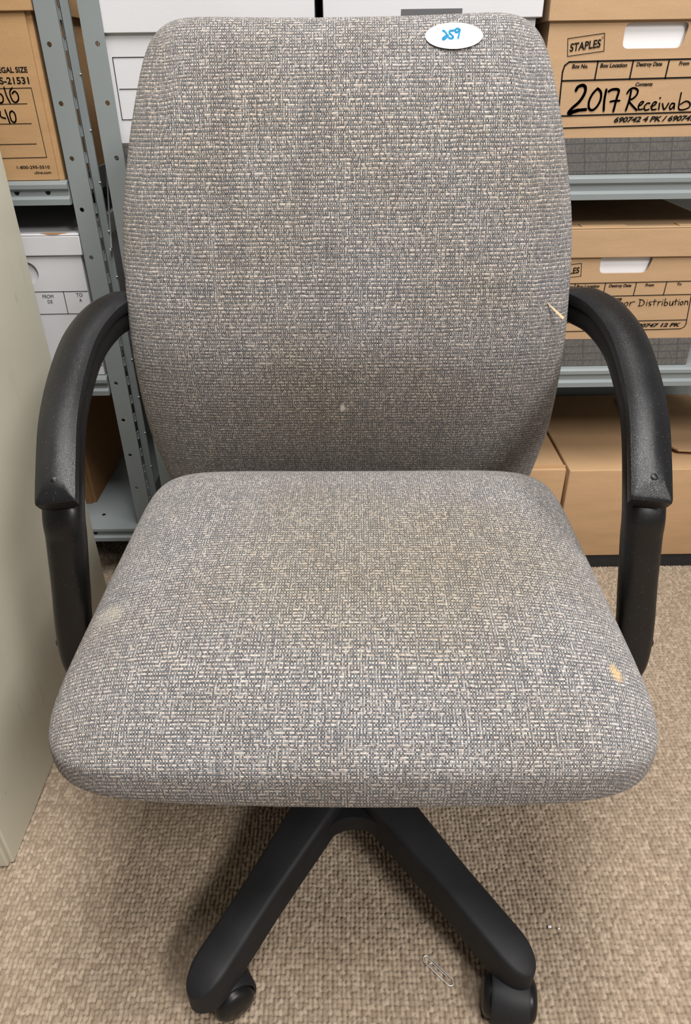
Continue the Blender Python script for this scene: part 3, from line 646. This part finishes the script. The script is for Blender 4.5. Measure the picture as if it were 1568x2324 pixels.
def cube_sphere(n):
    """unit cube surface grid: verts (X,Y,Z in -1..1), quads"""
    vid = {}; V = []; Fq = []
    def key(p): return tuple(round(x, 5) for x in p)
    def get(p):
        k = key(p)
        if k not in vid: vid[k] = len(V); V.append(p)
        return vid[k]
    g = [math.sin(PI / 2 * (-1 + 2 * i / n)) * 0.35 + 0.65 * (-1 + 2 * i / n) for i in range(n + 1)]
    for ax in range(3):
        for sg in (-1, 1):
            for i in range(n):
                for j in range(n):
                    qd = []
                    for a, bb in ((i, j), (i + 1, j), (i + 1, j + 1), (i, j + 1)):
                        p = [0, 0, 0]; p[ax] = sg; p[(ax + 1) % 3] = g[a]; p[(ax + 2) % 3] = g[bb]; qd.append(get(tuple(p)))
                    Fq.append(tuple(qd) if sg > 0 else tuple(qd[::-1]))
    return np.array(V), Fq

def cushion(name, mat, fn, uvfn, parent, n=44, under=None):
    V, Fq = cube_sphere(n)
    P = np.array([fn(*v) for v in V]); UVs = np.array([uvfn(v, q) for v, q in zip(V, P)])
    me = bpy.data.meshes.new(name); me.from_pydata(P.tolist(), [], Fq); me.update()
    ul = me.uv_layers.new(name='UVMap'); li = np.empty(len(me.loops), np.int32); me.loops.foreach_get('vertex_index', li)
    ul.data.foreach_set('uv', UVs[li].astype(np.float32).ravel())
    o = link(name, me, mat, parent, 180)
    if under:
        me.materials.append(MT[under])
        for pl in me.polygons:
            vs_ = V[list(pl.vertices)]
            if (vs_[:, 2] < -0.999).all() and name == 'seat' or (vs_[:, 1] > 0.999).all() and name == 'backrest': pl.material_index = 1
    return o

def sgn(x): return int(x > 0) - int(x < 0)
# seat: half width .286, front at y -.25, back at +.25
SW, SD, SH = 0.287, 0.252, 0.058
def seat_fn(X, Y, Z):
    pp, pv = 9.0, 3.4
    g = (abs(X) ** pp + abs(Y) ** pp) ** (1 / pp)
    r = (g ** pv + abs(Z) ** pv) ** (1 / pv)
    x, y, z = X / r, Y / r, Z / r
    wx = SW * (1.0 - 0.012 * max(0, y))
    px = x * wx; py = y * SD - 0.006 * (1 - x * x) * (y < 0) * abs(y)
    # thickness: fuller at the front middle
    zz = z * SH
    zc = 0.4175
    if z < 0: zz *= 1.08 + 0.24 * (1 - x * x) * max(0, -y)
    top = 0.006 * (1 - x * x) * (1 - y * y)                       # crown
    dip = -0.006 * math.exp(-((y - 0.35) / 0.5) ** 2) * math.exp(-(x / 0.6) ** 2)
    fall = -0.014 * max(0, (-y - 0.45) / 0.55) ** 2                # waterfall front
    rear = 0.004 * max(0, y)
    if z > 0: zz += (top + dip + fall + rear) * min(1, z * 1.6)
    return (px, py, zc + zz)
def seat_uv(v, q):
    X, Y, Z = v; x, y = abs(q[0]) / SW, abs(q[1]) / SD
    drop = max(0.0, 0.468 - q[2]); a, b = x ** 6, y ** 6; n = math.hypot(a, b) + 1e-4
    return (q[0] + sgn(X) * drop * a / n, q[1] + sgn(Y) * drop * b / n)
cushion('seat', 'seat', seat_fn, seat_uv, chair, under='under')

# backrest
WZ = [(0.34, 0.286), (0.42, 0.290), (0.48, 0.2945), (0.50, 0.2945), (0.55, 0.2925), (0.63, 0.290), (0.735, 0.2870), (0.785, 0.2830), (0.83, 0.275), (0.88, 0.2640), (0.925, 0.2520), (0.97, 0.2405), (1.0, 0.230)]
YP0 = [(0.36, 0.958), (0.42, 0.944), (0.48, 0.924), (0.55, 0.900), (0.62, 0.888), (0.68, 0.8945), (0.75, 0.911), (0.85, 0.938), (0.92, 0.959), (1.02, 0.991)]
def lerp(tab, t):
    for (a, va), (b_, vb) in zip(tab, tab[1:]):
        if t <= b_: return va + (vb - va) * max(0, (t - a)) / (b_ - a)
    return tab[-1][1]
BZ0, BZ1, BT = 0.345, 0.9985, 0.048
_t = [(k / 100, 0.0) for k in range(32, 103)]
YP = [(z, sum(lerp(YP0, z + d) * w_ for d, w_ in ((-0.03, 1), (-0.015, 2), (0, 3), (0.015, 2), (0.03, 1))) / 9) for z, _ in _t]
def back_fn(X, Y, Z):
    pp, pv = 13.0, 3.2
    g = (abs(X) ** pp + abs(Z) ** pp) ** (1 / pp)
    r = (g ** pv + abs(Y) ** pv) ** (1 / pv)
    x, y, z = X / r, Y / r, Z / r
    pz = (BZ0 + BZ1) / 2 + z * (BZ1 - BZ0) / 2
    px = x * lerp(WZ, pz)
    if z > 0.9: pz += (z - 0.9) / 0.1 * (-0.004 + 0.005 * abs(x) ** 2) * (1 if abs(x) < 0.9 else 0.8)
    yc = lerp(YP, pz) - CY + BT
    yy = y * BT
    if y < 0: yy *= 1.0 - 0.10 * x * x
    yc -= 0.012 * x * x * 0.6                                      # slight wrap towards the sitter
    return (px - 0.007, yc + yy, pz)
def back_uv(v, q):
    X, Y, Z = v
    d = max(0.0, (Y + 1) / 2) * 0.09
    return (q[0] + sgn(X) * d * abs(X) ** 8, q[2] + sgn(Z) * d * abs(Z) ** 8)
back = cushion('backrest', 'back', back_fn, back_uv, chair, under='under')
# black outer shell behind the cushion
def shell_fn(X, Y, Z):
    pp, pv = 8.0, 3.0
    g = (abs(X) ** pp + abs(Z) ** pp) ** (1 / pp); r = (g ** pv + abs(Y) ** pv) ** (1 / pv); x, y, z = X / r, Y / r, Z / r
    pz = 0.70 + z * 0.262; px = x * (lerp(WZ, pz) - 0.03)
    return (px - 0.005, lerp(YP, pz) - CY + 2 * BT + y * 0.012, pz)
V, Fq = cube_sphere(20)
me = bpy.data.meshes.new('back_shell'); me.from_pydata([shell_fn(*v) for v in V], [], Fq); me.update(); link('back_shell', me, 'base', chair, 180)

# sticker on the backrest, bent to its surface
def back_y(x, z):
    """front surface of the backrest at (x, z) by sampling the cushion mesh"""
    ok, loc, nrm, _ = back.ray_cast(Vector((x, -1.0, z)), Vector((0, 1, 0)))
    return loc.y if ok else 0.3
bpy.context.view_layer.update()
sx, sz = 0.1333 - CX - 0.0071, 0.9738
def st_y(x, z): return back_y(sx, sz) + (z - sz) * ((back_y(sx, sz + 0.008) - back_y(sx, sz - 0.008)) / 0.016) + (x - sx) * ((back_y(sx + 0.02, sz) - back_y(sx - 0.02, sz)) / 0.04)
mb = MB(); n = 48
ring = [(sx + 0.0332 * math.cos(2 * PI * k / n), sz + 0.0129 * math.sin(2 * PI * k / n)) for k in range(n)]
mb.loft([[(x, st_y(x, z) - 0.0012, z) for x, z in ring], [(x, st_y(x, z) - 0.0018, z) for x, z in ring]])
stk = mb.build('number_sticker', 'sticker', chair, None); stk['label'] = 'white oval sticker with 259 in blue pen'
class Pen(Print):
    def bake(s): s.v = [(x, st_y(x, z) - 0.0021, z) for x, _, z in s.v]; return s
pen = Pen(0); o_ = -CX - 0.0071; w = 0.0024
for pts in ([(0.1206, 0.9788), (0.1224, 0.9782), (0.1243, 0.9762), (0.1252, 0.9743), (0.1228, 0.9730), (0.1203, 0.9712), (0.1210, 0.9702), (0.1233, 0.9711), (0.1268, 0.9742)],
            [(0.1317, 0.9786), (0.1288, 0.9786), (0.1280, 0.9766), (0.1305, 0.9745), (0.1324, 0.9724), (0.1312, 0.9712), (0.1287, 0.9712), (0.1268, 0.9722)], [(0.1306, 0.9783), (0.1346, 0.9793)],
            [(0.1390, 0.9802), (0.1369, 0.9807), (0.1348, 0.9790), (0.1352, 0.9772), (0.1371, 0.9771), (0.1391, 0.9787), (0.1402, 0.9796), (0.1391, 0.9752), (0.1380, 0.9711)]):
    pen.stroke([(x + o_, z) for x, z in pts], w)
pen.bake().build('handwritten_number', 'blue', stk, None)

# arms
def frames(pts):
    out = []
    for i, p in enumerate(pts):
        t = (pts[min(i + 1, len(pts) - 1)] - pts[max(i - 1, 0)]).normalized()
        out.append((p, t))
    return out
def sect(p, t, side, w, h0, h1, crown, nrm_hint, pw=5.0, n=28, lift=0.0, cap=1.0):
    """rounded cross-section: width w along 'side', from -h0 to +h1 along the normal, with a crown"""
    s_ = (side - t * side.dot(t)).normalized(); nn = s_.cross(t).normalized()
    if nn.dot(nrm_hint) < 0: nn = -nn
    pts = []
    for k in range(n):
        a = 2 * PI * k / n; ca, sa = math.cos(a), math.sin(a)
        x = sgn(ca) * abs(ca) ** (2 / pw); y = sgn(sa) * abs(sa) ** (2 / pw)
        hy = y * (h1 + min(cap, crown * (1 - x * x))) if y > 0 else y * h0
        pts.append(p + s_ * (x * w / 2) + nn * (hy + lift))
    return pts
HINT = Vector((0, -0.5, 0.85))
def arm(sd):
    # pad surface centre line, from the backrest forward, then the post down to the seat
    pad = [(0.285, 0.985, 0.691), (0.305, 0.945, 0.691), (0.322, 0.905, 0.686), (0.3335, 0.850, 0.670), (0.334, 0.787, 0.646), (0.3275, 0.722, 0.619), (0.319, 0.672, 0.590), (0.313, 0.634, 0.560)]
    pst = [(0.3200, 0.664, 0.535), (0.3225, 0.658, 0.500), (0.3265, 0.654, 0.462), (0.3305, 0.650, 0.425), (0.3345, 0.645, 0.388), (0.3365, 0.640, 0.352), (0.332, 0.634, 0.325), (0.315, 0.630, 0.310), (0.27, 0.628, 0.305)]
    cv = lambda L: [Vector((sd * x, y - CY, z)) for x, y, z in L]
    A = cv(pad); side = Vector((1, 0, 0))
    # frame: the same line sunk below the pad, running on into the post
    low = []
    for i, p in enumerate(A):
        t = (A[min(i + 1, len(A) - 1)] - A[max(i - 1, 0)]).normalized(); s_ = (side - t * side.dot(t)).normalized(); nn = s_.cross(t)
        if nn.dot(HINT) < 0: nn = -nn
        low.append(p - nn * 0.028 + s_ * (sd * 0.002))
    line = spline([tuple(v) for v in low[:-2]] + [tuple(v) for v in cv(pst)], 8)
    secs = []
    N = len(line)
    for i, (p, t) in enumerate(frames(line)):
        f_ = i / (N - 1)
        w = 0.044 - 0.002 * min(1, max(0, (f_ - 0.45) / 0.15)) - 0.008 * max(0, (f_ - 0.88) / 0.12)
        secs.append(sect(p, t, side, w, 0.014, 0.013, 0.003, Vector((0, -0.7, 0.6)), 3.6))
    ao = MB().loft(secs).build('armrest', 'post', chair, 60)
    ln = spline([tuple(v) for v in A], 14); fr = frames(ln); secs = []; N = len(ln)
    dist = [0]
    for a, b_ in zip(ln, ln[1:]): dist.append(dist[-1] + (b_ - a).length)
    L = dist[-1]
    for i, (p, t) in enumerate(fr):
        e = L - dist[i]; s0 = dist[i]
        w = 0.0430; h1, cr = 0.0, 0.0068; h0 = 0.017
        if s0 < 0.05: k = s0 / 0.05; cr *= k; h1 = -0.005 * (1 - k); w -= 0.006 * (1 - k)
        cap = 0.0002 + 0.29 * e                                    # bevelled facet at the front end
        if e < 0.005: h1 -= 0.0016 * (1 - e / 0.005) ** 2; w -= 0.0012 * (1 - e / 0.005) ** 2
        secs.append(sect(p, t, side, w, h0, 0.0002, cr, HINT, 6.0, 48, lift=h1, cap=cap))
    pd = MB().loft(secs).build('arm_pad', 'pad', ao, 32)
    # nipple at the tip of the crown line
    i0 = next(i for i in range(N) if L - dist[i] < 0.026); p, t = fr[i0]; s_ = (side - t * side.dot(t)).normalized(); nn = s_.cross(t)
    if nn.dot(HINT) < 0: nn = -nn
    MB().lathe(p + nn * 0.0062, nn, [(0, 0.0042), (0.0008, 0.0032), (0.0014, 0.0018), (0.0016, 0.0004)], 16).build('pad_button', 'pad', pd, 60)
    MB().lathe((sd * 0.3560, 0.640 - CY, 0.358), (sd, 0, 0), [(-0.006, 0.0065), (0.001, 0.0065), (0.003, 0.005), (0.0035, 0.001)], 18).build('screw', 'post', ao, 40)
    br = MB().box(sd * 0.20 if sd > 0 else -0.315, 0.315 if sd > 0 else -0.20, 0.605 - CY, 0.655 - CY, 0.302, 0.338, 0.002)
    br.build('arm_bracket', 'under', chair)
for sd in (-1, 1): arm(sd)

# tilt mechanism and gas column
MB().box(-0.16, 0.16, -0.13, 0.14, 0.338, 0.360, 0.006).build('seat_plate', 'under', chair)
MB().box(-0.05, 0.05, -0.09, 0.10, 0.29, 0.338, 0.01).build('tilt_mechanism', 'base', chair)
MB().lathe((-0.0065, -0.004, 0.10), (0, 0, 1), [(0, 0.027), (0.12, 0.027), (0.121, 0.018), (0.20, 0.018)], 32).build('gas_column', 'base', chair, 40)
MB().box(-0.04, 0.04, 0.10, 0.36, 0.335, 0.348, 0.003).build('back_bar', 'under', chair)

# five-star base
def base_mesh():
    """one moulded star: rounded legs with a flat top, blended at the hub"""
    bm = MB(); R = 0.305; hub = Vector((-0.0065, -0.004, 0))
    for k in range(5):
        a = math.radians(-90 + 36 + 72 * k) + math.radians(4.0)
        d = Vector((math.cos(a), math.sin(a), 0)); sdv = Vector((-d.y, d.x, 0)); secs = []
        st = [0.0, 0.03, 0.06, 0.10, 0.15, 0.20, 0.25] + [0.285 + 0.04 * e_ for e_ in (0, 0.15, 0.3, 0.45, 0.58, 0.7, 0.8, 0.88, 0.94, 0.98, 1.0)]
        for r in st:
            f_ = min(1, r / 0.31)
            zt = 0.152 - 0.058 * f_; zb = 0.100 - 0.055 * f_; w = 0.062 - 0.017 * min(1, r / 0.2)
            e = max(0, (r - 0.285) / 0.04); rnd = math.sqrt(max(0.0, 1 - min(1, e) ** 2.2)); w *= max(0.10, rnd); zt -= 0.012 * (e ** 3); zb += 0.006 * e ** 2
            hw, hh = w / 2, (zt - zb) / 2; zc = (zt + zb) / 2; sec = []
            ch = 0.007 * min(1, w / 0.044)
            prof = [(-hw, -hh), (-hw * 1.0, hh - 1.15 * ch), (-hw + 0.18 * ch, hh - 0.55 * ch), (-hw + 0.5 * ch, hh - 0.2 * ch), (-hw + ch, hh), (0, hh + 0.0006), (hw - ch, hh), (hw - 0.5 * ch, hh - 0.2 * ch), (hw - 0.18 * ch, hh - 0.55 * ch), (hw * 1.0, hh - 1.15 * ch), (hw, -hh)]
            secs.append([hub + d * r + sdv * x + Vector((0, 0, zc + z)) for x, z in prof])
        bm.loft(secs)
    # webs that round off the crotch between neighbouring legs
    for k in range(5):
        a0 = math.radians(-90 + 36 + 72 * k) + math.radians(4.0); a1 = a0 + math.radians(72)
        d0, d1 = Vector((math.cos(a0), math.sin(a0), 0)), Vector((math.cos(a1), math.sin(a1), 0))
        n0, n1 = Vector((-d0.y, d0.x, 0)), Vector((d1.y, -d1.x, 0))
        p0, p1 = hub + d0 * 0.125 + n0 * 0.022, hub + d1 * 0.125 + n1 * 0.022
        m_ = (d0 + d1).normalized(); c_ = hub + m_ * 0.040
        arc = [p0 * (1 - t) ** 2 + c_ * 2 * t * (1 - t) + p1 * t * t for t in [i / 10 for i in range(11)]]
        poly = [hub] + arc
        bm.loft([[q + Vector((0, 0, 0.090)) for q in poly], [q + Vector((0, 0, 0.117)) for q in poly]])
    bm.lathe(hub + Vector((0, 0, 0.09)), (0, 0, 1), [(0, 0.050), (0.05, 0.052), (0.062, 0.044), (0.075, 0.034), (0.085, 0.031)], 40)
    return bm.mesh('base')
base = link('base', base_mesh(), 'base', chair, 40)
base['label'] = 'black moulded five-star base'
def caster(tip, trail_ang, off=0.019):
    """twin wheel furniture caster: stem, hood between and over the wheels, two wheels"""
    tr = Vector((math.cos(trail_ang), math.sin(trail_ang), 0)); ax = Vector((-tr.y, tr.x, 0))
    c = empty('caster'); c.parent = chair
    ctr = Vector((tip[0], tip[1], 0)) + tr * off + Vector((0, 0, 0.0240)); R = 0.0240
    for s_ in (-1, 1):
        w = MB().lathe(ctr + ax * (s_ * 0.0135), ax * s_, [(-0.002, 0.010), (-0.002, R - 0.003), (0.0, R), (0.011, R), (0.015, R - 0.0025), (0.0172, R - 0.007), (0.0182, 0.006), (0.018, 0.0005)], 40)
        w.build('wheel', 'wheel', c, 40)
    # hood: an arc over the front of the wheels
    secs = []
    ro, ri = R + 0.0055, R + 0.0015
    for k in range(19):
        a = math.radians(-35 + 165 * k / 18)
        u = tr * math.cos(a) + Vector((0, 0, math.sin(a)))
        hw = 0.0215
        secs.append([ctr + u * ro - ax * (hw - 0.003), ctr + u * (ro - 0.0012) - ax * hw, ctr + u * ri - ax * hw, ctr + u * ri + ax * hw, ctr + u * (ro - 0.0012) + ax * hw, ctr + u * ro + ax * (hw - 0.003)])
    hd = MB().loft(secs)
    hd.box(0, 0, 0, 0, 0, 0) if False else None
    hd.build('hood', 'base', c, 50)
    core = MB().lathe(Vector((tip[0], tip[1], 0.030)), (0, 0, 1), [(0, 0.009), (0.006, 0.0115), (0.014, 0.0115), (0.03, 0.008)], 24)
    core.build('stem', 'base', c, 40)
    return c
hub = Vector((-0.0065, -0.004, 0))
trails = [-1.72, 2.6, 1.9, 0.6, 0.60]
for k in range(5):
    a = math.radians(-90 + 36 + 72 * k) + math.radians(4.0)
    t_ = hub + Vector((math.cos(a), math.sin(a), 0)) * (0.286 if k == 4 else 0.297)
    caster((t_.x, t_.y), trails[k], 0.009 if k == 4 else 0.019)

# ------------------------------------------------------------------ small things
spl = MB(); a, b_ = Vector((0.2615, 0.9020, 0.6870)), Vector((0.2790, 0.8860, 0.6725)); d = (b_ - a).normalized(); nv = Vector((0.6, 0.1, 0.75)).normalized(); sv = d.cross(nv).normalized()
spl.loft([[a + nv * (w * x) + sv * (w * y) for x, y in ((-1, -0.6), (1, -0.6), (1, 0.6), (-1, 0.6))] for a, w in ((a - d * 0.006, 0.0002), (a + d * 0.006, 0.0007), (a + d * 0.012, 0.0012), (b_, 0.0016))])
spl_o = spl.build('wood_splinter', 'wood', None, None); tag(spl_o, 'pale wood splinter stuck in the right edge of the backrest beside the armrest', 'splinter')

def clip():
    c0 = Vector((0.107, 0.435, 0.0)); d = Vector((0.0335, -0.0335, 0)).normalized(); e = Vector((-d.y, d.x, 0)); zz = Vector((0, 0, 0.0010))
    def P(u, v): return c0 + d * u + e * v + zz
    L, r, ri = 0.0195, 0.0042, 0.0030
    pts = []
    pts += [P(0.008, 0.0012), P(-0.010, 0.0012)]
    pts += [P(-0.0115 - 0.0022 * math.sin(t), -0.0008 + 0.0020 * math.cos(t)) for t in [PI * k / 8 for k in range(1, 8)]]
    pts = [P(0.010, 0.0024), P(0.0, 0.0022), P(-0.0100, 0.0022)] + [P(-0.0105 - 0.0026 * math.sin(PI * k / 8), -0.0008 + 0.0030 * math.cos(PI * k / 8)) for k in range(1, 9)]
    pts += [P(0.0, -0.0040), P(L - 0.002, -0.0042)] + [P(L - 0.002 + 0.0042 * math.sin(PI * k / 8), -0.0042 * math.cos(PI * k / 8)) for k in range(1, 9)]
    pts += [P(0, 0.0045), P(-L, 0.0045)] + [P(-L - 0.0043 * math.sin(PI * k / 8), 0.0002 + 0.0043 * math.cos(PI * k / 8)) for k in range(1, 9)]
    pts += [P(-0.008, -0.0043), P(0.010, -0.0048)]
    return MB().tube(pts, 0.0007, 8)
tag(clip().build('paper_clip', 'chrome', None, 60), 'bright wire paper clip lying on the carpet between the two front chair legs', 'paper clip')
for (x, y, s_, lb) in ((0.2568, 0.4865, 0.0022, 'larger of two off-white crumbs on the carpet right of the right chair leg'), (0.2682, 0.4841, 0.0014, 'smaller of two off-white crumbs on the carpet right of the right chair leg')):
    m_ = MB().box(x - s_, x + s_, y - s_ * 0.6, y + s_ * 0.6, -0.0003, s_ * 0.8, s_ * 0.3).build('crumb', 'paper', None)
    tag(m_, lb, 'crumb', 'crumbs on the carpet')
